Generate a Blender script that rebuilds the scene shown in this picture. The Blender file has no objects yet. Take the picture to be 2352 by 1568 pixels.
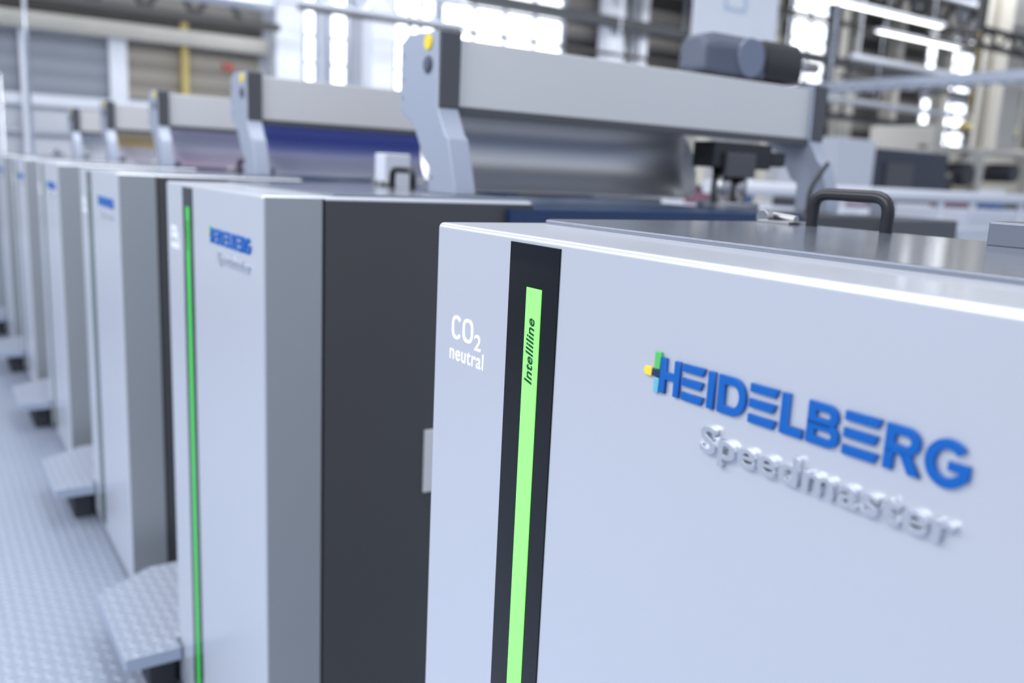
import bpy, bmesh, math, random
from mathutils import Matrix, Vector
random.seed(4)
S = bpy.context.scene
COL = S.collection
S.view_settings.view_transform = 'Standard'
S.view_settings.look = 'None'
S.view_settings.exposure = 0.0

# ---------------------------------------------------------------- materials
def mat(name, col, rough=0.5, metal=0.0, emit=0.0, ecol=None, bump=0.0, bscale=300.0, var=0.04, vscale=3.0, coat=0.0, spec=0.5, crough=0.12):
    m = bpy.data.materials.new(name); m.use_nodes = True
    nt = m.node_tree; b = nt.nodes['Principled BSDF']
    tc = nt.nodes.new('ShaderNodeTexCoord')
    n = nt.nodes.new('ShaderNodeTexNoise'); n.inputs['Scale'].default_value = vscale
    nt.links.new(tc.outputs['Object'], n.inputs['Vector'])
    mr = nt.nodes.new('ShaderNodeMapRange')
    mr.inputs['To Min'].default_value = 1 - var; mr.inputs['To Max'].default_value = 1 + var
    nt.links.new(n.outputs['Fac'], mr.inputs['Value'])
    mx = nt.nodes.new('ShaderNodeVectorMath'); mx.operation = 'SCALE'
    mx.inputs[0].default_value = col[:3]
    nt.links.new(mr.outputs['Result'], mx.inputs['Scale'])
    nt.links.new(mx.outputs[0], b.inputs['Base Color'])
    b.inputs['Roughness'].default_value = rough
    b.inputs['Metallic'].default_value = metal
    b.inputs['Specular IOR Level'].default_value = spec
    b.inputs['Coat Weight'].default_value = coat
    b.inputs['Coat Roughness'].default_value = crough
    if emit > 0:
        b.inputs['Emission Color'].default_value = (*(ecol or col)[:3], 1)
        b.inputs['Emission Strength'].default_value = emit
    if bump > 0:
        n2 = nt.nodes.new('ShaderNodeTexNoise'); n2.inputs['Scale'].default_value = bscale
        nt.links.new(tc.outputs['Object'], n2.inputs['Vector'])
        bp = nt.nodes.new('ShaderNodeBump'); bp.inputs['Strength'].default_value = bump
        bp.inputs['Distance'].default_value = 0.001
        nt.links.new(n2.outputs['Fac'], bp.inputs['Height'])
        nt.links.new(bp.outputs['Normal'], b.inputs['Normal'])
    return m

def stripes(name, c1, c2, period, axis='Z', rough=0.7, emit=0.0, duty=0.5):
    m = mat(name, c1, rough); nt = m.node_tree; b = nt.nodes['Principled BSDF']
    tc = nt.nodes['Texture Coordinate']
    sp = nt.nodes.new('ShaderNodeSeparateXYZ'); nt.links.new(tc.outputs['Object'], sp.inputs[0])
    d = nt.nodes.new('ShaderNodeMath'); d.operation = 'DIVIDE'; d.inputs[1].default_value = period
    nt.links.new(sp.outputs[axis], d.inputs[0])
    f = nt.nodes.new('ShaderNodeMath'); f.operation = 'FRACT'; nt.links.new(d.outputs[0], f.inputs[0])
    g = nt.nodes.new('ShaderNodeMath'); g.operation = 'GREATER_THAN'; g.inputs[1].default_value = duty
    nt.links.new(f.outputs[0], g.inputs[0])
    mx = nt.nodes.new('ShaderNodeMix'); mx.data_type = 'RGBA'
    mx.inputs[6].default_value = (*c1, 1); mx.inputs[7].default_value = (*c2, 1)
    nt.links.new(g.outputs[0], mx.inputs[0])
    nt.links.new(mx.outputs[2], b.inputs['Base Color'])
    if emit:
        nt.links.new(mx.outputs[2], b.inputs['Emission Color']); b.inputs['Emission Strength'].default_value = emit
    return m

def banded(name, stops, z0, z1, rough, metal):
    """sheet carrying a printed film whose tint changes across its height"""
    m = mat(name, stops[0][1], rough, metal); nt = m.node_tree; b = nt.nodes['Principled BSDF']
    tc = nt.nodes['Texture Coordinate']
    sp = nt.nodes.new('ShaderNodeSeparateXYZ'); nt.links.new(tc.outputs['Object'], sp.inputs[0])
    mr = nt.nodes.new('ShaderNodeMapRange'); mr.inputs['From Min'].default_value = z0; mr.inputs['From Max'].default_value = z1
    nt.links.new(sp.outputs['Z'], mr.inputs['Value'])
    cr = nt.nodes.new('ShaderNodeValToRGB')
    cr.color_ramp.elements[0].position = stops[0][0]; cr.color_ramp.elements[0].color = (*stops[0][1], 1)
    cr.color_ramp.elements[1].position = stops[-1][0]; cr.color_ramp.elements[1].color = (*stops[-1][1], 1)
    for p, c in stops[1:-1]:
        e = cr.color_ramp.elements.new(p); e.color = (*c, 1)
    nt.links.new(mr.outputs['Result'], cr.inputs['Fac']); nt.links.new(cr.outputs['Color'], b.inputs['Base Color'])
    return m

def tread(name, col, cell=0.022, top=(0.70, 0.75, 0.86), amt=0.6):
    """raised-lozenge tread plate: lozenges alternate direction from cell to cell, tops worn bright"""
    m = mat(name, col, 0.36, 0.35, var=0.05, vscale=2.0); nt = m.node_tree; b = nt.nodes['Principled BSDF']
    tc = nt.nodes['Texture Coordinate']
    base = b.inputs['Base Color'].links[0].from_socket
    def M(op, a, bb=None):
        n = nt.nodes.new('ShaderNodeMath'); n.operation = op
        for i, v in enumerate((a, bb)):
            if v is None: continue
            if isinstance(v, (int, float)): n.inputs[i].default_value = v
            else: nt.links.new(v, n.inputs[i])
        return n.outputs[0]
    sp = nt.nodes.new('ShaderNodeSeparateXYZ'); nt.links.new(tc.outputs['Object'], sp.inputs[0])
    k = 1.0 / cell
    u = M('MULTIPLY', M('ADD', sp.outputs['X'], 20.0), k)
    v = M('MULTIPLY', M('ADD', sp.outputs['Y'], 20.0), k)
    fu = M('SUBTRACT', M('FRACT', u), 0.5); fv = M('SUBTRACT', M('FRACT', v), 0.5)
    par = M('FLOORED_MODULO', M('ADD', M('FLOOR', u), M('FLOOR', v)), 2.0)
    a = M('MULTIPLY', M('ADD', fu, fv), 0.7071); c = M('MULTIPLY', M('SUBTRACT', fu, fv), 0.7071)
    def ell(p, q):
        return M('ADD', M('MULTIPLY', M('MULTIPLY', p, p), 4.0), M('MULTIPLY', M('MULTIPLY', q, q), 42.0))
    e1 = ell(a, c); e2 = ell(c, a)
    e = M('ADD', M('MULTIPLY', e1, par), M('MULTIPLY', e2, M('SUBTRACT', 1.0, par)))
    h = M('SUBTRACT', 1.0, M('MINIMUM', e, 1.0))
    bp = nt.nodes.new('ShaderNodeBump'); bp.inputs['Strength'].default_value = 0.8
    bp.inputs['Distance'].default_value = 0.003
    nt.links.new(h, bp.inputs['Height']); nt.links.new(bp.outputs['Normal'], b.inputs['Normal'])
    mx = nt.nodes.new('ShaderNodeMix'); mx.data_type = 'RGBA'
    nt.links.new(M('MULTIPLY', M('GREATER_THAN', h, 0.15), amt), mx.inputs[0])
    nt.links.new(base, mx.inputs[6]); mx.inputs[7].default_value = (*top, 1)
    nt.links.new(mx.outputs[2], b.inputs['Base Color'])
    return m

M_LIGHT = mat('silver_paint', (0.63, 0.66, 0.725), 0.30, 0.38, bump=0.03, bscale=900, var=0.015, coat=0.25, crough=.08)
M_GREY = mat('mid_grey_paint', (0.325, 0.35, 0.375), 0.38, 0.2, bump=0.04, bscale=900, var=0.02)
M_DARK = mat('charcoal_paint', (0.054, 0.055, 0.059), 0.45, 0.0, bump=0.15, bscale=700, var=0.05)
M_LID = mat('slate_textured_paint', (0.185, 0.205, 0.255), 0.26, 0.25, bump=0.2, bscale=420, var=0.02, coat=0.8, crough=.13)
M_BLACK = mat('black_plastic', (0.012, 0.013, 0.016), 0.35, var=0.1)
M_SHADE = mat('dark_grey_riser', (0.035, 0.038, 0.045), 0.7)  # dark tone stands in for the shade under the steps
M_GLASS = mat('black_gloss_acrylic', (0.004, 0.006, 0.009), 0.04, 0.0, spec=0.3)
M_GREEN = mat('lit_green_diffuser', (0.22, 0.9, 0.16), 0.4, emit=0.66, ecol=(0.25, 1.0, 0.17))
M_GREEN2 = mat('lit_green_diffuser_dimmer', (0.03, 0.55, 0.06), 0.4, emit=0.16, ecol=(0.06, 1.0, 0.10))
M_GREEN3 = mat('unlit_green_diffuser', (0.14, 0.26, 0.21), 0.4)
M_GTXT = mat('dark_green_print', (0.005, 0.06, 0.02), 0.6)
M_WHITE = mat('white_print', (0.95, 0.96, 1.0), 0.5, emit=0.25)
M_LOGO = mat('logo_blue', (0.0, 0.115, 0.46), 0.42, spec=.4)
M_NAVY = mat('logo_navy', (0.01, 0.03, 0.09), 0.4)
M_LGRN = mat('logo_green', (0.10, 0.55, 0.14), 0.4)
M_YEL = mat('logo_yellow', (0.95, 0.72, 0.06), 0.4)
M_CYAN = mat('logo_cyan', (0.14, 0.50, 0.66), 0.4)
M_CHROME = mat('chrome', (0.72, 0.75, 0.82), 0.16, 1.0)
M_CHR2 = mat('satin_chrome_letters', (0.70, 0.73, 0.79), 0.24, 0.85, var=0.0)
M_STEEL = mat('brushed_steel', (0.42, 0.42, 0.43), 0.28, 1.0, bump=0.05)
M_BEAM = mat('anodised_beam', (0.66, 0.66, 0.665), 0.38, 0.25, var=0.02)
M_CAP = mat('dark_grey_cap', (0.07, 0.075, 0.085), 0.45)
M_BRKT = mat('blue_grey_cast', (0.36, 0.40, 0.49), 0.38, 0.25, bump=0.1, bscale=400)
M_HOUS = mat('slate_cast_housing', (0.095, 0.11, 0.155), 0.42, 0.1, bump=0.1, bscale=400)
M_HOUS2 = mat('slate_cast_disc', (0.17, 0.20, 0.28), 0.4, 0.1)
M_BLUE = mat('deep_blue_paint', (0.010, 0.034, 0.098), 0.4)
M_TREAD = tread('tread_plate', (0.40, 0.45, 0.56), 0.030, amt=.5)
M_TREAD2 = tread('tread_plate_step', (0.45, 0.50, 0.61), 0.028, amt=.6)
M_STEPE = mat('step_edge_metal', (0.42, 0.47, 0.58), 0.4, 0.3)
M_SOCK = mat('rubber_black', (0.02, 0.02, 0.023), 0.6)

# ---------------------------------------------------------------- helpers
def newobj(name, me, parent=None, loc=(0, 0, 0)):
    o = bpy.data.objects.new(name, me); COL.objects.link(o)
    o.location = loc
    if parent: o.parent = parent
    return o

def finish(bm, name, mats, parent=None, loc=(0, 0, 0), smooth=False, bevel=0.0, seg=2):
    bmesh.ops.recalc_face_normals(bm, faces=bm.faces)
    me = bpy.data.meshes.new(name); bm.to_mesh(me); bm.free()
    for m in (mats if isinstance(mats, (list, tuple)) else [mats]): me.materials.append(m)
    if smooth:
        for p in me.polygons: p.use_smooth = True
    o = newobj(name, me, parent, loc)
    if bevel > 0:
        md = o.modifiers.new('bevel', 'BEVEL'); md.width = bevel; md.segments = seg
        md.limit_method = 'ANGLE'; md.angle_limit = math.radians(35); md.harden_normals = True
        for p in me.polygons: p.use_smooth = True
    return o

def add_box(bm, x0, x1, y0, y1, z0, z1, mi=0):
    vs = [bm.verts.new(p) for p in ((x0,y0,z0),(x1,y0,z0),(x1,y1,z0),(x0,y1,z0),(x0,y0,z1),(x1,y0,z1),(x1,y1,z1),(x0,y1,z1))]
    for f in ((3,2,1,0),(4,5,6,7),(0,1,5,4),(1,2,6,5),(2,3,7,6),(3,0,4,7)):
        fc = bm.faces.new([vs[i] for i in f]); fc.material_index = mi

def box(name, x0, x1, y0, y1, z0, z1, m, parent=None, bevel=0.0, loc=(0,0,0), seg=2):
    bm = bmesh.new(); add_box(bm, x0, x1, y0, y1, z0, z1)
    return finish(bm, name, m, parent, loc, bevel=bevel, seg=seg)

def boxes(name, lst, m, parent=None, bevel=0.0, loc=(0,0,0)):
    bm = bmesh.new()
    for b in lst: add_box(bm, *b)
    return finish(bm, name, m, parent, loc, bevel=bevel)

def prism(name, pts, a0, a1, m, parent=None, axis='Z', bevel=0.0, loc=(0,0,0), sidemat=None):
    bm = bmesh.new()
    def P(p, a):
        return {'Z': (p[0], p[1], a), 'X': (a, p[0], p[1]), 'Y': (p[0], a, p[1])}[axis]
    v0 = [bm.verts.new(P(p, a0)) for p in pts]; v1 = [bm.verts.new(P(p, a1)) for p in pts]
    bm.faces.new(v0[::-1]); bm.faces.new(v1)
    n = len(pts)
    for i in range(n):
        f = bm.faces.new((v0[i], v0[(i+1)%n], v1[(i+1)%n], v1[i]))
        if sidemat: f.material_index = 1
    return finish(bm, name, [m, sidemat] if sidemat else m, parent, loc, bevel=bevel)

def add_cyl(bm, p0, p1, r0, r1=None, seg=32, mi=0):
    r1 = r0 if r1 is None else r1
    p0 = Vector(p0); p1 = Vector(p1); d = (p1-p0); L = d.length
    rot = d.to_track_quat('Z', 'Y').to_matrix().to_4x4()
    geo = bmesh.ops.create_cone(bm, cap_ends=True, segments=seg, radius1=r0, radius2=r1, depth=L,
                          matrix=Matrix.Translation((p0+p1)/2) @ rot)
    for v in geo['verts']:
        for f in v.link_faces: f.material_index = mi

def cyl(name, p0, p1, r, m, parent=None, bevel=0.0, loc=(0,0,0), r1=None, seg=32):
    bm = bmesh.new(); add_cyl(bm, p0, p1, r, r1, seg)
    o = finish(bm, name, m, parent, loc, bevel=bevel)
    if not bevel:
        for p in o.data.polygons: p.use_smooth = len(p.vertices) == 4
    return o

def tube(name, pts, r, m, parent=None, loc=(0,0,0), smoothround=0.0, fill=None):
    """swept round bar along points with rounded corners"""
    P = [Vector(p) for p in pts]; path = [P[0]]
    for i in range(1, len(P)-1):
        a = (P[i-1]-P[i]).normalized(); b = (P[i+1]-P[i]).normalized()
        s = P[i]+a*smoothround; e = P[i]+b*smoothround
        for k in range(7):
            t = k/6; path.append((1-t)**2*s+2*t*(1-t)*P[i]+t*t*e)
    path.append(P[-1])
    cu = bpy.data.curves.new(name, 'CURVE'); cu.dimensions = '3D'; cu.bevel_depth = r; cu.bevel_resolution = 6; cu.use_fill_caps = True
    sp = cu.splines.new('POLY'); sp.points.add(len(path)-1)
    for i, p in enumerate(path): sp.points[i].co = (*p, 1)
    t = bpy.data.objects.new('tmp', cu); COL.objects.link(t)
    me = tomesh(t, name); me.materials.clear(); me.materials.append(m)
    for p in me.polygons: p.use_smooth = True
    return newobj(name, me, parent, loc)

def tomesh(o, name):
    bpy.context.view_layer.update()
    dg = bpy.context.evaluated_depsgraph_get(); ev = o.evaluated_get(dg)
    me = bpy.data.meshes.new_from_object(ev); me.name = name
    bpy.data.objects.remove(o)
    return me

def text_part(name, s, yl, zb, w, h, m, parent, x=-0.0003, depth=0.0004, offset=0.0, shear=0.0, up=False, bevel=0.0, space=1.0):
    """lettering on a face whose outward normal is -X. yl: y of the first letter's edge, zb: lowest z"""
    cu = bpy.data.curves.new(name, 'FONT'); cu.body = s; cu.size = 1; cu.offset = offset; cu.shear = shear
    cu.extrude = 0.02; cu.bevel_depth = bevel; cu.bevel_resolution = 3; cu.space_character = space
    t = bpy.data.objects.new('tmp', cu); COL.objects.link(t)
    me = tomesh(t, name); me.materials.clear(); me.materials.append(m)
    xs = [v.co.x for v in me.vertices]; ys = [v.co.y for v in me.vertices]; zs = [v.co.z for v in me.vertices]
    x0, x1, y0, y1, z0, z1 = min(xs), max(xs), min(ys), max(ys), min(zs), max(zs)
    for v in me.vertices:
        a = (v.co.x-x0)/(x1-x0)*w; b = (v.co.y-y0)/(y1-y0)*h; c = (v.co.z-z0)/(z1-z0)*depth
        if up: v.co = (x-c, yl-(h-b), zb+a)   # reads upwards
        else: v.co = (x-c, yl-a, zb+b)
    return newobj(name, me, parent)

def shapes_part(name, shapes, yl, zb, m, parent, x=0.0, depth=0.003, bevel=0.0006):
    """each shape: list of loops in (u,v); first outer, then holes"""
    bmA = bmesh.new()
    for loops in shapes:
        cu = bpy.data.curves.new('t', 'CURVE'); cu.dimensions = '2D'; cu.fill_mode = 'BOTH'
        cu.extrude = depth/2-bevel; cu.bevel_depth = bevel; cu.bevel_resolution = 2; cu.offset = -bevel
        for lp in loops:
            sp = cu.splines.new('POLY'); sp.points.add(len(lp)-1); sp.use_cyclic_u = True
            for i, p in enumerate(lp): sp.points[i].co = (p[0], p[1], 0, 1)
        t = bpy.data.objects.new('tmp', cu); COL.objects.link(t)
        me = tomesh(t, 't')
        for v in me.vertices: v.co = (x-depth/2-v.co.z, yl-v.co.x, zb+v.co.y)
        bmA.from_mesh(me); bpy.data.meshes.remove(me)
    me = bpy.data.meshes.new(name); bmA.to_mesh(me); bmA.free()
    me.materials.append(m)
    for p in me.polygons: p.material_index = 0
    return newobj(name, me, parent)

def tag(o, label, cat, group=None):
    o['label'] = label; o['category'] = cat
    if group: o['group'] = group
    return o
def struct(o, label=None):
    o['kind'] = 'structure'
    if label: o['label'] = label
    return o
def empty(name, loc):
    e = bpy.data.objects.new(name, None); COL.objects.link(e); e.location = loc; e.empty_display_size = 0.1
    return e
def copy_thing(root, newloc):
    allobjs = list(bpy.data.objects)
    r = root.copy(); r.location = newloc; COL.objects.link(r)
    made = [r]
    def rec(src, dst):
        for c in [o for o in allobjs if o.parent == src]:
            n = c.copy(); n.parent = dst; COL.objects.link(n); made.append(n); rec(c, n)
    rec(root, r)
    return r, made

# ---------------------------------------------------------------- logo letters
H = 0.0285; T = 0.0064
def rect(x0, x1, y0, y1): return [(x0,y0),(x1,y0),(x1,y1),(x0,y1)]
def arc(cx, cy, rx, ry, a0, a1, n=14):
    return [(cx+rx*math.cos(math.radians(a0+(a1-a0)*i/n)), cy+ry*math.sin(math.radians(a0+(a1-a0)*i/n))) for i in range(n+1)]
def E(x0, x1):
    tb = 0.0062; sl = 0.0022; out = []
    for y, dx in ((0, 0), ((H-tb)/2, -0.0012), (H-tb, 0)):
        out.append([[(x0, y), (x1+dx-sl, y), (x1+dx, y+tb), (x0, y+tb)]])
    return out
def D(x0, x1):
    o = [(x0,0)]+arc(x1-H/2+0.002, H/2, H/2-0.002, H/2, -90, 90)+[(x0,H)]
    i = [(x0+T,T)]+arc(x1-H/2+0.002, H/2, H/2-0.002-T, H/2-T*0.95, -90, 90)+[(x0+T,H-T)]
    return [[o, i[::-1]]]
def bowl(x0, x1, y0, y1, t):
    r = (y1-y0)/2
    o = [(x0,y0)]+arc(x1-r, y0+r, r, r, -90, 90, 12)+[(x0,y1)]
    i = [(x0+T,y0+t)]+arc(x1-r, y0+r, r-T*0.95, r-t, -90, 90, 12)+[(x0+T,y1-t)]
    return [o, i[::-1]]
letters = []
letters += [[[(0.0188,0),(0.0248,0),(0.0248,H*.41),(0.0340,H*.41),(0.0340,0),(0.0402,0),(0.0402,H),(0.0340,H),(0.0340,H*.62),(0.0248,H*.62),(0.0248,H),(0.0188,H)]]]
letters += E(0.0430, 0.0660)
letters += [[rect(0.0695, 0.0762, 0, H)]]
letters += D(0.0800, 0.1065)
letters += E(0.1095, 0.1340)
letters += [[[(0.1372,0),(0.1560,0),(0.1560,T),(0.1438,T),(0.1438,H),(0.1372,H)]]]
letters += [bowl(0.1590, 0.1840, 0, H*.555, 0.0056), bowl(0.1590, 0.1822, H*.455, H, 0.0056)]
letters += E(0.1868, 0.2125)
letters += [bowl(0.2158, 0.2385, H*.38, H, 0.0058), [rect(0.2158, 0.2224, 0, H*.45)], [[(0.2325,0),(0.2405,0),(0.2325,H*.45),(0.2250,H*.45)]]]
gx, gy = 0.2555, H/2
G = arc(gx, gy, 0.0138, H/2+.0004, 42, 320, 26)+[(.2690,.0072),(.2690,.0160),(.2560,.0160),(.2560,.0106),(.2628,.0106),(.2628,.0088)]+arc(gx, gy, 0.0138-T, H/2-T*.9, 42, 312, 26)[::-1]
letters += [[G]]
# condensed C and O of the printed mark
def sup(cx, cy, rx, ry, a0, a1, n=28, p=2.7):
    out = []
    for i in range(n+1):
        a = math.radians(a0+(a1-a0)*i/n); c, s = math.cos(a), math.sin(a)
        out.append((cx+rx*math.copysign(abs(c)**(2/p), c), cy+ry*math.copysign(abs(s)**(2/p), s)))
    return out
ch = 0.0262; ct = 0.0040
CO = [[sup(.0100,ch/2,.0100,ch/2,36,324)+sup(.0100,ch/2,.0100-ct,ch/2-ct*.9,36,324)[::-1]],
      [sup(.0338,ch/2,.0108,ch/2,0,360)[:-1], sup(.0338,ch/2,.0108-ct,ch/2-ct*.9,0,360)[:-1][::-1]]]

# ---------------------------------------------------------------- press units
XF = 0.482; PITCH = 1.285; Y0 = 0.18; ZT = 1.30; FW = 0.681; XW = 0.558
def build_unit():
    r = empty('press_unit', (XF, Y0, 0))
    box('cover_shell', 0, XW, 0.0, FW, 0.03, ZT, M_LIGHT, r, bevel=0.006, seg=4)
    box('kick_base', 0.03, XW-.01, 0.02, FW-.03, 0.0, 0.03, M_BLACK, r)
    box('side_trim_panel', 0.004, 0.106, -0.004, 0.0, 0.03, ZT-.003, M_GREY, r, bevel=0.001)
    box('panel_gap', 0.106, 0.111, -0.002, 0.0, 0.03, ZT-.004, M_BLACK, r)
    sp = box('side_panel', 0.111, XW-.002, -0.006, 0.0, 0.03, ZT-.006, M_DARK, r, bevel=0.001)
    sp['label'] = 'charcoal textured side panel'
    box('door_latch', 0.318, 0.40, -0.012, -0.006, 0.72, 0.85, M_BEAM, sp, bevel=0.002)
    lid = prism('top_lid', [(0.135,0.02),(XW-.004,0.02),(XW-.004,FW-.006),(0.150,FW-.006),(0.135,FW-.02)], ZT-.001, ZT+.005, M_LID, r, bevel=0.002)
    lid['label'] = 'slate textured top lid'
    hx = 0.53
    h = tube('lid_handle', [(hx,.473,ZT+.004),(hx,.473,ZT+.049),(hx,.585,ZT+.049),(hx,.585,ZT+.004)], 0.0080, M_BLACK, lid, smoothround=0.022)
    h['label'] = 'black arched lid handle'
    bm = bmesh.new()
    add_box(bm, hx-.03, hx+.02, 0.60, 0.655, ZT+.004, ZT+.009)
    add_cyl(bm, (hx+.005,.615,ZT+.011), (hx+.005,.655,ZT+.014), 0.006)
    add_cyl(bm, (hx-.02,.655,ZT+.012), (hx-.008,.655,ZT+.012), 0.011)
    finish(bm, 'lid_hinge', M_STEEL, lid, bevel=0.001)
    box('stop_block', 0.475, 0.545, 0.23, 0.318, ZT+.004, ZT+.031, M_LID, lid, bevel=0.003)
    st = box('indicator_strip', -0.0012, 0.001, 0.450, 0.531, 0.05, 1.2925, M_GLASS, r, bevel=0.0004)
    st['label'] = 'glossy black vertical indicator strip'
    lb = box('light_bar', -0.0022, -0.0011, 0.4747, 0.4992, 0.08, 1.2514, M_GREEN, st, bevel=0.0004)
    lb['label'] = 'glowing green vertical light bar'
    text_part('light_bar_lettering', 'Intelliline', 0.4947, 1.158, 0.0645, 0.0122, M_GTXT, lb, x=-0.0023, depth=0.0003, offset=0.020, shear=0.25, up=True, space=1.05)
    shapes_part('printed_lettering', CO, 0.6405, 1.360-.1845, M_WHITE, r, depth=0.0005, bevel=0.00005)
    text_part('printed_lettering', '2', 0.5925, 1.360-.1892, 0.0130, 0.0172, M_WHITE, r, offset=0.016, depth=0.0003)
    text_part('printed_lettering', 'neutral', 0.643, 1.360-.2080, 0.0700, 0.0172, M_WHITE, r, offset=0.010, depth=0.0003, space=1.08)
    zb = 1.36-.1673; yl = 0.508-Y0
    lt = shapes_part('raised_lettering', letters, yl, zb, M_LOGO, r)
    lt['label'] = 'raised blue company lettering'
    em = shapes_part('emblem', [[rect(.0095,.0188,H*.41,H*.62)]], yl, zb, M_NAVY, lt)
    shapes_part('emblem_arm', [[rect(.0118,.0182,H*.64,H*1.12)]], yl, zb, M_LGRN, em)
    shapes_part('emblem_arm', [[[(0.0092,H*.64),(0.0092,H*.39)]+arc(.0025,H*.515,.0025,H*.125,270,90,8)]], yl, zb, M_YEL, em)
    shapes_part('emblem_arm', [[rect(.0125,.0178,-H*.04,H*.39)]], yl, zb, M_CYAN, em)
    t = text_part('chrome_lettering', 'Speedmaster', 0.439-Y0, 1.36-.2068, 0.198, 0.0272, M_CHR2, r, depth=0.0048, offset=0.020, x=0.0, bevel=0.008, space=1.10)
    t['label'] = 'raised chrome script lettering'
    tag(r, 'light grey printing press unit with glowing green light bar', 'printing press', 'row of press units')
    return r
u0 = build_unit()
DIM = {}
for k in range(1, 7):
    r, made = copy_thing(u0, (XF, Y0+PITCH*k, 0))
    mm = M_GREEN2 if k == 1 else M_GREEN3
    for o in made:
        if o.name.startswith('light_bar') and 'lettering' not in o.name:
            if mm.name not in DIM:
                me = o.data.copy(); me.materials.clear(); me.materials.append(mm); DIM[mm.name] = me
            o.data = DIM[mm.name]
            if k > 1: o['label'] = 'dull green vertical light bar'
    if k > 1: r['label'] = 'light grey printing press unit with dull green strip'

# machine bed behind the covers (blue and charcoal)
def build_bed(y):
    r = empty('machine_bed', (1.045, y, 0))
    box('bed_body', 0.0, 1.575, 0.0, 0.68, 0.0, 1.24, M_DARK, r, bevel=0.004)
    b = boxes('front_guard', [(0.0, 0.82, 0.0, 0.68, 1.24, 1.285), (-.072, 0.0, -.022, -.008, 1.10, 1.285), (0.0, .82, -.022, 0.0, 1.10, 1.285)], M_BLUE, r); b['label'] = 'deep blue painted guard'
    box('rear_guard', 0.822, 1.20, 0.0, 0.30, 1.24, 1.281, M_DARK, r, bevel=0.004)
    box('end_box', 1.22, 1.56, -0.02, 0.25, 1.20, 1.275, M_CAP, r, bevel=0.006)
    tag(r, 'blue and charcoal press body carrying the overhead crossbeam', 'press body', 'press bodies')
    return r
b0 = build_bed(Y0+PITCH)
for k in range(2, 6): copy_thing(b0, (1.045, Y0+PITCH*k, 0))

# crossbeams with brackets
M_SHEET = mat('sheet_satin_steel', (0.68, 0.68, 0.69), 0.38, 0.88, bump=0.04, bscale=60)
SIL = (0.66, 0.67, 0.72)
M_SB = banded('sheet_blue_violet', [(0.0, SIL), (0.34, (0.62,0.63,0.74)), (0.55, (0.38,0.42,0.80)), (0.75, (0.17,0.22,0.74)), (1.0, (0.22,0.27,0.75))], 0.0, 0.18, 0.34, 0.25)  # this and the next two paint coloured reflections into the base colour
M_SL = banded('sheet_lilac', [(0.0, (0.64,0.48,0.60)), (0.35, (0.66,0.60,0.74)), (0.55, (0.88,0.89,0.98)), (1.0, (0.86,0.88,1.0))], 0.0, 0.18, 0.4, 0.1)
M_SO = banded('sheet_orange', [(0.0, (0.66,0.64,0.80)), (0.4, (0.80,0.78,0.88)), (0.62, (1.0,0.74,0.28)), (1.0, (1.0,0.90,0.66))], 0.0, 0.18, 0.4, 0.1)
M_SW = mat('sheet_white', (0.92,0.94,1.0), 0.4, 0.0)
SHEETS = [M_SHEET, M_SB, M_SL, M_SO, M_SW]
Z0 = 1.36
M_YBTN = mat('yellow_button', (0.85,0.66,0.03), 0.4)
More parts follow.
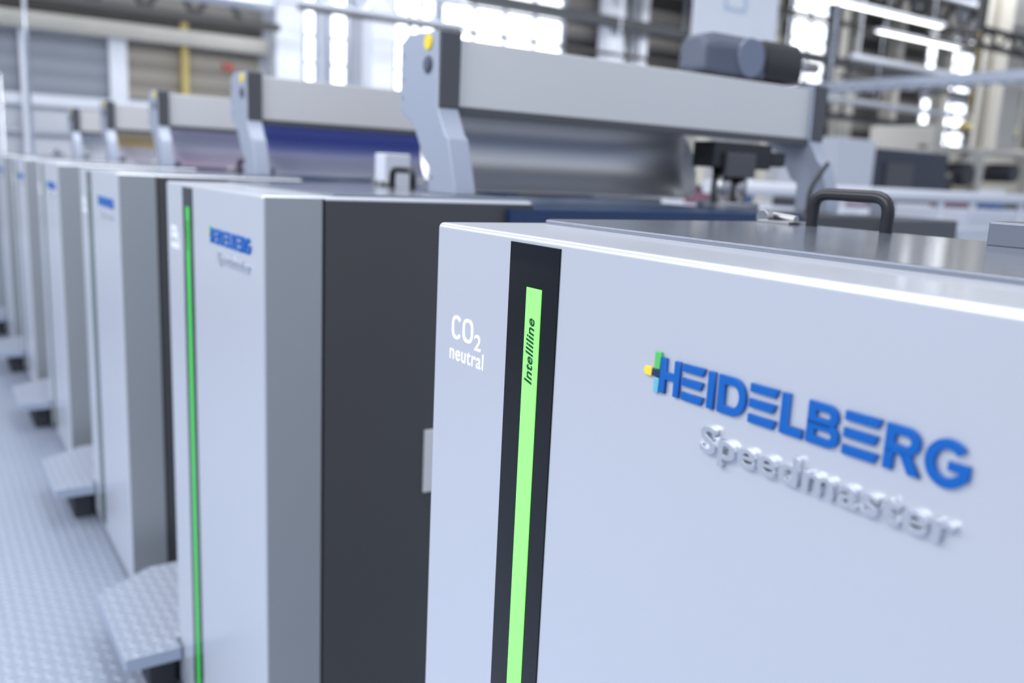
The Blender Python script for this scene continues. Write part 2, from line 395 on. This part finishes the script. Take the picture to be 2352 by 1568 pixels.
def build_beam(k, sm):
    y = Y0+PITCH*(k)
    r = empty('crossbeam', (0.921, y, ZT))
    Y = lambda v: v-1.465
    Zl = lambda v: v+Z0-ZT
    BL = 1.225
    prism('beam', [(Y(1.672),Zl(.128)),(Y(1.672),Zl(.268)),(Y(1.80),Zl(.268)),(Y(1.82),Zl(.25)),(Y(1.82),Zl(.128))], 0.049, BL, M_BEAM, r, axis='X', bevel=0.003)
    boxes('beam_underlip', [(0.05,BL,Y(1.668),Y(1.70),Zl(.112),Zl(.128))], M_CAP, r)
    prof = [(1.664,.278),(1.80,.282),(1.835,.265),(1.835,.125),(1.80,.105),(1.765,.085),(1.715,.015),(1.692,.0),(1.692,-.055),(1.575,-.055),(1.578,-.035),(1.612,.06),(1.625,.068),(1.660,.125)]
    for x0, x1, zoff in ((0.0, 0.05, 0.0), (BL, BL+.05, -0.0195)):
        pr = [(Y(a), Zl(b)+(zoff if b < -.05 else 0)) for a, b in prof]
        b = prism('bracket', pr, x0, x1, M_BRKT, r, axis='X', bevel=0.003)
        b['label'] = 'blue-grey cast bracket leg'
        prism('bracket_cap', [(Y(1.655),Zl(.125)),(Y(1.655),Zl(.276)),(Y(1.665),Zl(.281)),(Y(1.665),Zl(.120))], x0+.002, x1+.0005, M_CAP, b, axis='X', bevel=0.001)
        if x0 == 0:
            cyl('button', (-.004,Y(1.705),Zl(.258)), (0.001,Y(1.705),Zl(.258)), 0.016, M_YBTN, b, bevel=0.001)['label'] = 'yellow round button'
            bm = bmesh.new()
            add_cyl(bm, (-.003,Y(1.705),Zl(.212)), (0.001,Y(1.705),Zl(.212)), 0.019)
            add_cyl(bm, (-.007,Y(1.705),Zl(.212)), (-.003,Y(1.705),Zl(.212)), 0.013)
            finish(bm, 'knob', M_HOUS, b, bevel=0.001)
            bm = bmesh.new()
            for yy, zz in ((1.82,.15),(1.822,.19),(1.68,-.02),(1.82,.24)):
                add_cyl(bm, (-.003,Y(yy),Zl(zz)), (0.001,Y(yy),Zl(zz)), 0.005, seg=16)
            finish(bm, 'bolts', M_CHROME, b)
    # curved guard sheet (concave toward the operator)
    prof2 = []
    for i in range(25):
        t = i/24; a = math.radians(82-166*t)
        prof2.append((1.745+.085*math.cos(a), .036+.088*math.sin(a)))
    bm = bmesh.new(); rows = []
    n = 10
    for i, (yy, zz) in enumerate(prof2):
        xe = 0.80 + 0.13*math.sin(math.pi*min(1, i/26))+.03*i/24
        rows.append([bm.verts.new((0.052+(xe-0.052)*j/n, Y(yy), Zl(zz))) for j in range(n+1)])
    for i in range(len(rows)-1):
        for j in range(n):
            bm.faces.new((rows[i][j], rows[i][j+1], rows[i+1][j+1], rows[i+1][j]))
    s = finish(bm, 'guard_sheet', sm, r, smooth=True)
    md = s.modifiers.new('th', 'SOLIDIFY'); md.thickness = 0.002
    tag(r, 'silver crossbeam on two blue-grey brackets with curved guard sheet', 'machine crossbeam', 'crossbeams over the press units')
    return r
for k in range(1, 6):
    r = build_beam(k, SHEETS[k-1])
    if k == 2: r['label'] = 'silver crossbeam on blue-grey brackets with blue-violet guard sheet'
    if k == 4: r['label'] = 'silver crossbeam on blue-grey brackets with orange tinted guard sheet'

# motor housing on the nearest crossbeam
r = empty('motor_housing', (1.735, 1.75, 1.6285))
bm = bmesh.new()
pts = [(-.060,.008),(-.062,.085),(-.035,.118),(.035,.118),(.060,.09),(.060,.008)]
v0 = [bm.verts.new((0.0, p[0]*.8, .012+p[1]*.80)) for p in pts]; v1 = [bm.verts.new((.05, p[0], p[1])) for p in pts]; v2 = [bm.verts.new((.235, p[0], p[1])) for p in pts]
bm.faces.new(v0[::-1]); bm.faces.new(v2)
for A, B in ((v0, v1), (v1, v2)):
    for i in range(6): bm.faces.new((A[i], A[(i+1)%6], B[(i+1)%6], B[i]))
finish(bm, 'housing_body', M_HOUS, r, bevel=0.012, seg=3)
cyl('housing_disc', (.160,-.067,.060), (.160,-.055,.060), 0.052, M_HOUS2, r, bevel=0.004)
bm = bmesh.new()
pts = [(-.060,.010),(-.068,.030),(-.068,.090),(-.050,.116),(.045,.116),(.062,.09),(.062,.010)]
v0 = [bm.verts.new((.22, p[0], p[1])) for p in pts]; v1 = [bm.verts.new((.375, p[0], p[1])) for p in pts]
bm.faces.new(v0[::-1]); bm.faces.new(v1)
for i in range(7): bm.faces.new((v0[i], v0[(i+1)%7], v1[(i+1)%7], v1[i]))
finish(bm, 'motor', M_BLACK, r, bevel=0.010, seg=3)
box('mounting_foot', .03, .33, -.04, .04, 0, .010, M_CAP, r, bevel=0.002)
cyl('drive_shaft', (.375,0,.072), (.52,0,.072), 0.012, M_STEEL, r)
tag(r, 'slate grey moulded motor housing with black motor on the crossbeam', 'motor')
# fixture under the beam
r = empty('spray_fixture', (1.86, 1.70, 1.285))
box('clamp', -.09, .14, -.03, .05, .11, .178, M_BLACK, r, bevel=0.004)
box('clamp_jaw', -.05, .06, -.045, -.03, .085, .15, M_CAP, r, bevel=0.003)
box('clamp_knob', .14, .20, -.03, .02, .12, .16, M_BLACK, r, bevel=0.004)
cyl('piston_rod', (-.02,0,.0), (-.02,0,.11), 0.028, M_STEEL, r)
cyl('piston_rod', (.048,0,.0), (.048,0,.11), 0.024, M_STEEL, r)
cyl('base_flange', (.01,0,.0), (.01,0,.018), 0.085, M_STEEL, r, bevel=0.002)
tag(r, 'black clamp on twin steel posts beneath the crossbeam', 'machine fixture')
h = tube('hose', [(1.985,1.52,1.281),(2.0,1.53,1.35),(2.09,1.55,1.42)], 0.006, M_SOCK, None, smoothround=.03)
tag(h, 'black thin flexible hose beside the bracket', 'hose')
r = empty('junction_box', (1.16, 2.40, 0))
box('box_body', 0, .085, 0, .07, 1.22, 1.393, mat('white_box', (0.68,0.71,0.79), 0.4), r, bevel=0.004)
box('box_stand', .03, .07, .02, .06, 0, 1.22, M_CAP, r)
tag(r, 'small white junction box on a stand between press bodies', 'box')

# foot steps in the gaps
def build_step(y):
    r = empty('foot_step', (XF, y, 0))
    prism('tread', [(-.137,.0),(-.137,.385),(.02,.495),(.45,.495),(.45,.052),(-.004,.052),(-.004,.0)], .107, .144, M_TREAD2, r, bevel=0.003, sidemat=M_STEPE)
    prism('riser', [(-.07,.06),(-.07,.35),(.03,.455),(.45,.455),(.45,.09),(-.008,.09),(-.008,.06)], .0, .107, M_SHADE, r)  # dark block under the tread, painted to read as the shade there
    tag(r, 'silver tread plate foot step between press units', 'step', 'foot steps along the press')
    return r
s0 = build_step(Y0+PITCH+.640)
for k in range(2, 6): copy_thing(s0, (XF, Y0+PITCH*k+.640, 0))

# ---------------------------------------------------------------- setting
pf = box('gallery_platform', -2.2, 3.2, -1.5, 14, -.25, 0, M_TREAD)
tag(pf, 'raised walkway platform of silver tread plate along the press', 'platform')
fl = box('floor', -8, 62, -3, 24.3, -.35, -.25, mat('floor_concrete', (0.46,0.49,0.55), 0.35, var=0.1)); struct(fl)
YW = 24.0
wb = box('wall_back', -8, 62, YW, YW+.3, -.25, 9.4, mat('wall_pale', (0.54,0.56,0.61), 0.8, var=0.08, vscale=.4)); struct(wb)
ce = box('ceiling', -8, 62, 6, YW+.3, 9.4, 9.6, mat('ceiling_grey', (0.30,0.32,0.35), 0.8)); struct(ce)
n_t = [0]
def trim(x0,x1,z0,z1,m,d=.12,y=YW,lab=None):
    n_t[0] += 1
    o = box('trim_%d' % n_t[0], x0, x1, y-d, y, z0, z1, m); struct(o, lab); return o
n_w = [0]
M_WIN = stripes('window_daylight', (0.95,0.97,1.0), (0.88,0.93,1.0), 0.55, 'Z', 0.2, emit=2.8, duty=0.9)
M_MULL = mat('mullion_white', (0.36,0.40,0.48), 0.5)
def window(x0,x1,z0,z1,cols=3,rows=None):
    n_w[0] += 1
    bm = bmesh.new(); add_box(bm, x0, x1, YW-.06, YW-.01, z0, z1, 0)
    for i in range(cols+1):
        xx = x0+(x1-x0)*i/cols; add_box(bm, xx-.055, xx+.055, YW-.16, YW-.06, z0, z1, 1)
    nz = rows or max(2, int((z1-z0)/.75))
    for i in range(nz+1):
        zz = z0+(z1-z0)*i/nz; add_box(bm, x0, x1, YW-.14, YW-.06, zz-.04, zz+.04, 1)
    o = finish(bm, 'window_%d' % n_w[0], [M_WIN, M_MULL]); struct(o)
M_PG = stripes('panel_grey', (0.25,0.27,0.32), (0.21,0.23,0.27), 0.4)
M_PB = stripes('panel_brown', (0.29,0.265,0.23), (0.21,0.19,0.165), 0.45)
M_LOUV = stripes('louvre_dark', (0.25,0.235,0.22), (0.06,0.056,0.052), 0.95, duty=.45)
M_COLB = mat('column_beige', (0.56,0.54,0.49), 0.7)
M_COLW = mat('column_white', (0.68,0.71,0.78), 0.6)
M_YST = mat('yellow_steel', (0.46,0.37,0.12), 0.5)
M_TR = mat('truss_dark_grey', (0.05,0.048,0.048), 0.7)
M_GALV = mat('galvanised', (0.45,0.48,0.54), 0.4, 0.5)
trim(-7.5,4.2,2.6,3.9,M_PG); trim(4.5,7.8,2.7,4.0,M_PB)
trim(-7.5,7.9,4.5,6.4,M_LOUV)
trim(-7.5,8,4.05,4.4,M_COLB,d=.5)
trim(4.1,4.5,-.2,4.1,M_COLW,d=.3); trim(2.2,2.35,-.2,4.1,M_COLW,d=.3)
trim(-7.5,11.3,2.35,2.6,M_COLW,d=.2)
trim(-7.5,11.3,1.7,1.78,M_GALV,d=.2)
trim(5.78,5.94,2.6,4.6,M_YST,d=.35)
trim(6.85,7.1,3.57,3.74,mat('red_sign',(0.45,0.08,0.07),0.5),d=.2)
window(8.9,9.4,3.3,9.0,1,8); window(9.7,10.4,3.3,9.0,1,8); window(11.4,13.1,3.4,9.0,2,8); window(13.3,17.8,4.0,9.0,4,7)
window(29.0,31.2,5.1,9.0,2,6); window(38.4,42.3,3.2,5.5,3,4); window(38.4,42.3,6.0,8.4,3,4)
trim(18.0,28.8,4.2,9.2,M_LOUV); trim(31.3,38.3,2.4,9.2,M_LOUV)
trim(42.4,60,3.0,9.2,M_PB)
trim(18.0,28.8,3.9,4.2,M_COLB,d=.4)
for x, w in ((7.9,.7),(10.55,.7),(18.9,.6),(20.2,.35),(23.2,.6),(26.6,.5),(31.3,.7),(34.6,.4),(38.3,.5),(43.2,1.4),(46.0,.6),(49.0,1.2)):
    c = box('steel_column', x, x+w, YW-1.2, YW-.6, -.25, 9.4, M_COLB if x > 22 else M_COLW, bevel=.02)
    tag(c, 'tall pale hall column by the windows', 'column', 'hall columns')
# nearer pair of I-section columns
for x in (24.7, 27.2):
    bm = bmesh.new()
    add_box(bm, x, x+1.0, 13.0, 13.12, -.25, 9.4); add_box(bm, x, x+1.0, 13.6, 13.72, -.25, 9.4); add_box(bm, x+.42, x+.58, 13.12, 13.6, -.25, 9.4)
    for z in (2.6, 4.2, 5.8): add_box(bm, x-.06, x+1.06, 12.95, 13.0, z, z+.14)
    c = finish(bm, 'steel_column', M_COLB, bevel=.01); tag(c, 'beige steel column with clamped bands', 'column', 'hall columns')
for i, x in enumerate((8.75, 9.5, 10.0, 11.4, 12.2, 19.8, 22.5, 25.2, 42.9, 45.2, 48.2)):
    c = cyl('pipe', (x,YW-.85,-.25), (x,YW-.85,9.4), .07, M_GALV, seg=16)
    tag(c, 'grey vertical service pipe near the hall wall', 'pipe', 'service pipes')
# trusses
def truss(name, x0, x1, y, z0, z1, step, m, lab, t=.12, rr=.05):
    bm = bmesh.new()
    add_box(bm, x0, x1, y-.1, y+.1, z0, z0+t); add_box(bm, x0, x1, y-.1, y+.1, z1-t, z1)
    n = int((x1-x0)/step)
    for i in range(n):
        x = x0+i*step
        add_cyl(bm, (x,y,z0+t/2), (x+step/2,y,z1-t/2), rr, seg=8); add_cyl(bm, (x+step/2,y,z1-t/2), (x+step,y,z0+t/2), rr, seg=8)
    for x in (x0, x1-.15): add_box(bm, x, x+.15, y-.1, y+.1, z1, 9.395)
    o = finish(bm, name, m); tag(o, lab, 'truss', 'roof trusses')
truss('roof_truss', -7.5, 7.7, 22, 4.45, 5.5, 1.1, M_TR, 'dark lattice steel roof truss', .16, .08)
truss('roof_truss', -7.5, 10.0, 17, 4.3, 4.9, .8, M_GALV, 'galvanised lattice roof truss', .08, .035)
truss('roof_truss', 16, 50, 20.5, 7.6, 8.7, 1.6, M_TR, 'dark lattice steel roof truss', .2, .09)
truss('roof_truss', 20, 46, 15.5, 6.9, 7.6, 1.2, M_GALV, 'galvanised lattice roof truss', .1, .04)
truss('roof_truss', 28, 55, 17.5, 6.3, 6.9, 1.2, M_TR, 'dark lattice steel roof truss', .12, .06)
truss('roof_truss', 22, 50, 12.4, 4.9, 5.4, 1.0, M_TR, 'dark lattice steel roof truss', .10, .04)
# ducts and pipes across the hall
for (x0,x1,y,z,rr,m) in ((-4,6.5,19,4.55,.16,M_GALV),(-4,5.0,15.5,3.95,.07,M_GALV),(8,30,21.5,5.0,.06,M_TR),(17.5,44,21,4.5,.12,M_GALV),(26,50,18.8,5.6,.10,M_COLW),(26,50,19.2,5.0,.08,M_TR),(16,50,21.2,7.2,.10,M_TR),(30,50,17,3.6,.14,M_YST)):
    bm = bmesh.new(); add_cyl(bm, (x0,y,z), (x1,y,z), rr, seg=16)
    for x in (x0+.3, (x0+x1)/2, x1-.3): add_box(bm, x-.02, x+.02, y-.02, y+.02, z, 9.395)
    o = finish(bm, 'service_duct', m); tag(o, 'long round service duct hung across the hall', 'duct', 'service ducts')
# dark crane rails
M_RAIL = mat('rail_black',(0.03,0.035,0.045),0.5)
for x0, yy, z0, z1 in ((13, 22.3, 5.95, 6.28), (22, 21.75, 3.9, 4.1)):
    bm = bmesh.new(); add_box(bm, x0, 50, yy, yy+.3, z0, z1)
    for x in (x0+.3, 30, 49): add_box(bm, x, x+.1, yy+.1, yy+.2, z1, 9.395)
    o = finish(bm, 'crane_rail', M_RAIL); tag(o, 'long dark overhead crane rail hung from the roof', 'crane rail', 'crane rails')
# hanging banner
r = box('hanging_banner', 11.84, 14.1, 11.98, 12.0, 3.88, 6.2, mat('banner_white',(0.80,0.84,0.92),0.7,emit=.25))
tag(r, 'white hanging banner with a pale blue square mark', 'banner')
bl = mat('banner_pale_blue',(0.62,0.71,0.88),0.7,emit=.1)
boxes('banner_mark', [(12.6,13.2,11.965,11.98,4.95,5.02),(12.6,13.2,11.965,11.98,4.45,4.52),(12.6,12.67,11.965,11.98,4.52,4.95),(13.13,13.2,11.965,11.98,4.52,4.95)], bl, r)
# cable tray
bm = bmesh.new()
add_box(bm, 15.75, 15.80, 6, 15, 3.28, 3.46); add_box(bm, 16.1, 16.15, 6, 15, 3.28, 3.46)
for i in range(30): add_box(bm, 15.75, 16.15, 6+i*.3, 6.12+i*.3, 3.25, 3.29)
for y in (7.5, 12.0): add_box(bm, 15.93, 15.97, y, y+.04, 3.29, 9.39)
o = finish(bm, 'cable_tray', M_CHROME); tag(o, 'galvanised cable tray hanging under the roof', 'cable tray')
# lamps
M_LAMP = mat('lamp_tube', (1,1,1), 0.4, emit=5.0)
for (x0,x1,y,z) in ((20,27,16.4,6.4),(28.3,33.6,19.6,6.75)):
    o = empty('ceiling_lamp', (x0,y,z))
    box('lamp_body', 0, x1-x0, -.12, .12, 0, .1, M_COLW, o); box('lamp_tube', .05, x1-x0-.05, -.035, .035, -.03, 0, M_LAMP, o)
    box('hanger', .5,.53,-.02,.02,.1,9.395-z, M_GALV, o); box('hanger', x1-x0-.5,x1-x0-.47,-.02,.02,.1,9.395-z, M_GALV, o)
    tag(o, 'long fluorescent strip lamp hung below the roof', 'lamp', 'strip lamps')
for i,(y,z) in enumerate(((14,7.6),(18,8.2))):
    o = box('roof_beam', 6, 60, y, y+.35, z, z+.5, M_TR); tag(o, 'dark steel roof beam across the hall', 'beam', 'roof beams')
# guard rail of white tube
r = empty('guard_rail', (4.2, 4.0, -.25))
cyl('top_rail', (0,0,1.57), (6.5,0,1.57), .045, M_COLW, r)
cyl('middle_rail', (0,0,1.30), (6.5,0,1.30), .025, M_COLW, r)
for x in (.1, 1.4, 2.7, 4.0, 5.3, 6.4): cyl('post', (x,0,0), (x,0,1.55), .025, M_COLW, r)
tag(r, 'white tubular guard rail beside the press', 'railing')
# pale equipment
M_PALE = mat('pale_equipment', (0.68,0.71,0.79), 0.45)
for i,(x0,x1,y0,y1,z1) in enumerate(((4.6,6.4,4.4,5.6,1.18),(6.6,8.2,4.6,5.8,1.1),(8.4,11.,4.6,6.2,1.2))):
    o = empty('storage_cabinet', (x0,y0,-.25))
    box('body', 0, x1-x0, 0, y1-y0, .08, z1+.25, M_PALE, o, bevel=.02)
    box('plinth', .05, x1-x0-.05, .05, y1-y0, 0, .08, M_CAP, o)
    for a, b in ((.03,(x1-x0)/2-.01),((x1-x0)/2+.01,x1-x0-.03)):
        box('door', a, b, -.02, 0, .12, z1+.2, M_COLW, o, bevel=.005)
    tag(o, 'pale grey low equipment cabinet', 'cabinet', 'pale cabinets')
CI = [mat('item_%s'%n, c, .5) for n, c in (('rose',(.20,.09,.13)),('blue',(.04,.10,.28)),('dark',(.05,.05,.06)),('white',(.8,.82,.88)),('grey',(.22,.24,.28)))]
for i, (x, y, z, w, h_) in enumerate(((4.8,4.6,1.18,.25,.14),(5.3,4.7,1.18,.16,.22),(5.8,4.6,1.18,.3,.10),(6.8,4.8,1.10,.35,.12),(7.5,4.9,1.10,.2,.25),(8.6,4.9,1.2,.4,.12),(9.3,4.8,1.2,.2,.2),(10.,4.9,1.2,.5,.16))):
    o = empty('toolbox', (x, y, z))
    box('toolbox_body', 0, w, 0, .2, 0, h_*.7, CI[i%5], o, bevel=.01)
    box('toolbox_lid', .005, w-.005, .005, .195, h_*.7, h_, CI[(i+2)%5], o, bevel=.01)
    tag(o, 'small coloured tool case on a pale cabinet', 'tool case', 'tool cases')
# control cabinet
r = empty('control_cabinet', (10.97, 8.0, -.25))
box('white_section', 0, .92, 0, 1, 0, 2.3, M_COLW, r, bevel=.02)
box('dark_section', .93, 2.9, 0, 1, 0, 2.2, mat('cab_navy',(0.025,0.033,0.055),0.4), r, bevel=.02)
box('control_panel', 1.2, 1.9, -.03, 0, 1.5, 2.0, M_CAP, r)
tag(r, 'white and navy control cabinet', 'cabinet')
# hall machinery: open frame with rollers
r = empty('hall_machine', (18.4, 11, -.25))
boxes('machine_frame', [(0,.35,0,1.6,0,3.0),(1.9,2.2,0,1.6,0,2.6),(4.2,4.6,0,1.6,0,2.7),(0,4.6,0,1.6,1.5,1.65),(0,4.6,.1,.4,2.5,2.62)], M_COLB, r, bevel=.03)
prism('machine_brace', [(.35,1.65),(1.0,1.65),(2.4,2.5),(1.7,2.5)], .05, .3, M_COLB, r, axis='Y', bevel=.02)
cyl('machine_roller', (1.2,-.2,2.0), (1.2,1.7,2.0), .26, M_BLACK, r)
cyl('machine_roller', (3.2,-.2,2.1), (3.2,1.7,2.1), .22, M_BLACK, r)
boxes('machine_panel', [(.35,4.2,-.02,.1,0,1.5)], M_PALE, r)
tag(r, 'beige framed hall machine with black rollers', 'machine')
r = empty('hall_machine', (14.6, 10, -.25))
boxes('machine_frame', [(0,.25,0,1,0,2.3),(1.6,1.85,0,1,0,2.3),(0,1.85,0,1,1.1,1.3),(0,1.85,0,1,2.15,2.3),(2.4,3.0,0,1,0,1.9)], M_TR, r, bevel=.02)
boxes('machine_panel', [(.25,1.6,.05,.2,0,1.1)], M_PALE, r)
tag(r, 'dark open machine frame with pale panel', 'machine')
# posts at the end of the walkway
for x,y,z in ((.64,8.62,1.95),(.93,9.4,5.0),(.40,8.62,1.95)):
    o = cyl('handrail_post', (x,y,0), (x,y,z), .018, M_CHROME); tag(o, 'slim steel post at the end of the walkway', 'post', 'walkway posts')

# ---------------------------------------------------------------- light
w = bpy.data.worlds.new('World'); S.world = w; w.use_nodes = True
nt = w.node_tree; bg = nt.nodes['Background']
tc = nt.nodes.new('ShaderNodeTexCoord'); sp = nt.nodes.new('ShaderNodeSeparateXYZ')
nt.links.new(tc.outputs['Generated'], sp.inputs[0])
mr = nt.nodes.new('ShaderNodeMapRange'); mr.inputs['From Min'].default_value = -1
nt.links.new(sp.outputs['Z'], mr.inputs['Value'])
cr = nt.nodes.new('ShaderNodeValToRGB')
cr.color_ramp.elements[0].color = (0.26,0.32,0.46,1)
cr.color_ramp.elements[1].color = (0.95,1.0,1.12,1)
e = cr.color_ramp.elements.new(0.5); e.color = (0.42,0.49,0.64,1)
e = cr.color_ramp.elements.new(0.62); e.color = (0.82,0.88,1.0,1)
nt.links.new(mr.outputs['Result'], cr.inputs['Fac']); nt.links.new(cr.outputs['Color'], bg.inputs['Color'])
bg.inputs['Strength'].default_value = 0.95
def area(name, loc, target, size, power, col):
    l = bpy.data.lights.new(name, 'AREA'); l.shape = 'RECTANGLE'; l.size = size[0]; l.size_y = size[1]; l.energy = power; l.color = col
    o = bpy.data.objects.new(name, l); COL.objects.link(o); o.location = loc
    o.rotation_euler = (Vector(target)-Vector(loc)).to_track_quat('-Z', 'Y').to_euler()
area('hall_lamp', (1.5, 4, 6), (1.5, 4, 0), (1.2, 10), 270, (0.97,0.98,1.0))  # added unseen fill above the row, for gloss on the units
area('window_light', (-1.7, 2.6, 3.1), (0.5, 2.6, 1.3), (6.5, .9), 125, (0.94,0.965,1.0))  # added unseen fill near the faces, brightens them toward the top
area('hall_lamp_far', (15, 14, 8.5), (15, 20, 0), (20, 4), 2200, (0.97,0.98,1.0))  # added unseen fills, this and the next two, to brighten the far hall
area('hall_lamp_far', (36, 14, 8.5), (36, 22, 0), (20, 4), 2000, (0.97,0.98,1.0))
area('hall_lamp_far', (1, 13, 7.5), (1, 22, 1), (14, 3), 1000, (0.93,0.96,1.0))

# ---------------------------------------------------------------- camera
cd = bpy.data.cameras.new('Camera'); cam = bpy.data.objects.new('Camera', cd); COL.objects.link(cam)
fw = Vector((.5555,.8095,-.1921)).normalized()
up = Vector((.0691,.185,.9802)); rt = fw.cross(up).normalized(); up = rt.cross(fw).normalized()
R = Matrix((rt, up, -fw)).transposed().to_4x4()
cam.matrix_world = Matrix.Translation((0,0,Z0)) @ R
cd.sensor_width = 36; cd.lens = 2002/2352*36; cd.clip_start = 0.02; cd.clip_end = 200
cd.dof.use_dof = True; cd.dof.focus_distance = 0.84; cd.dof.aperture_fstop = 3.5
S.camera = cam
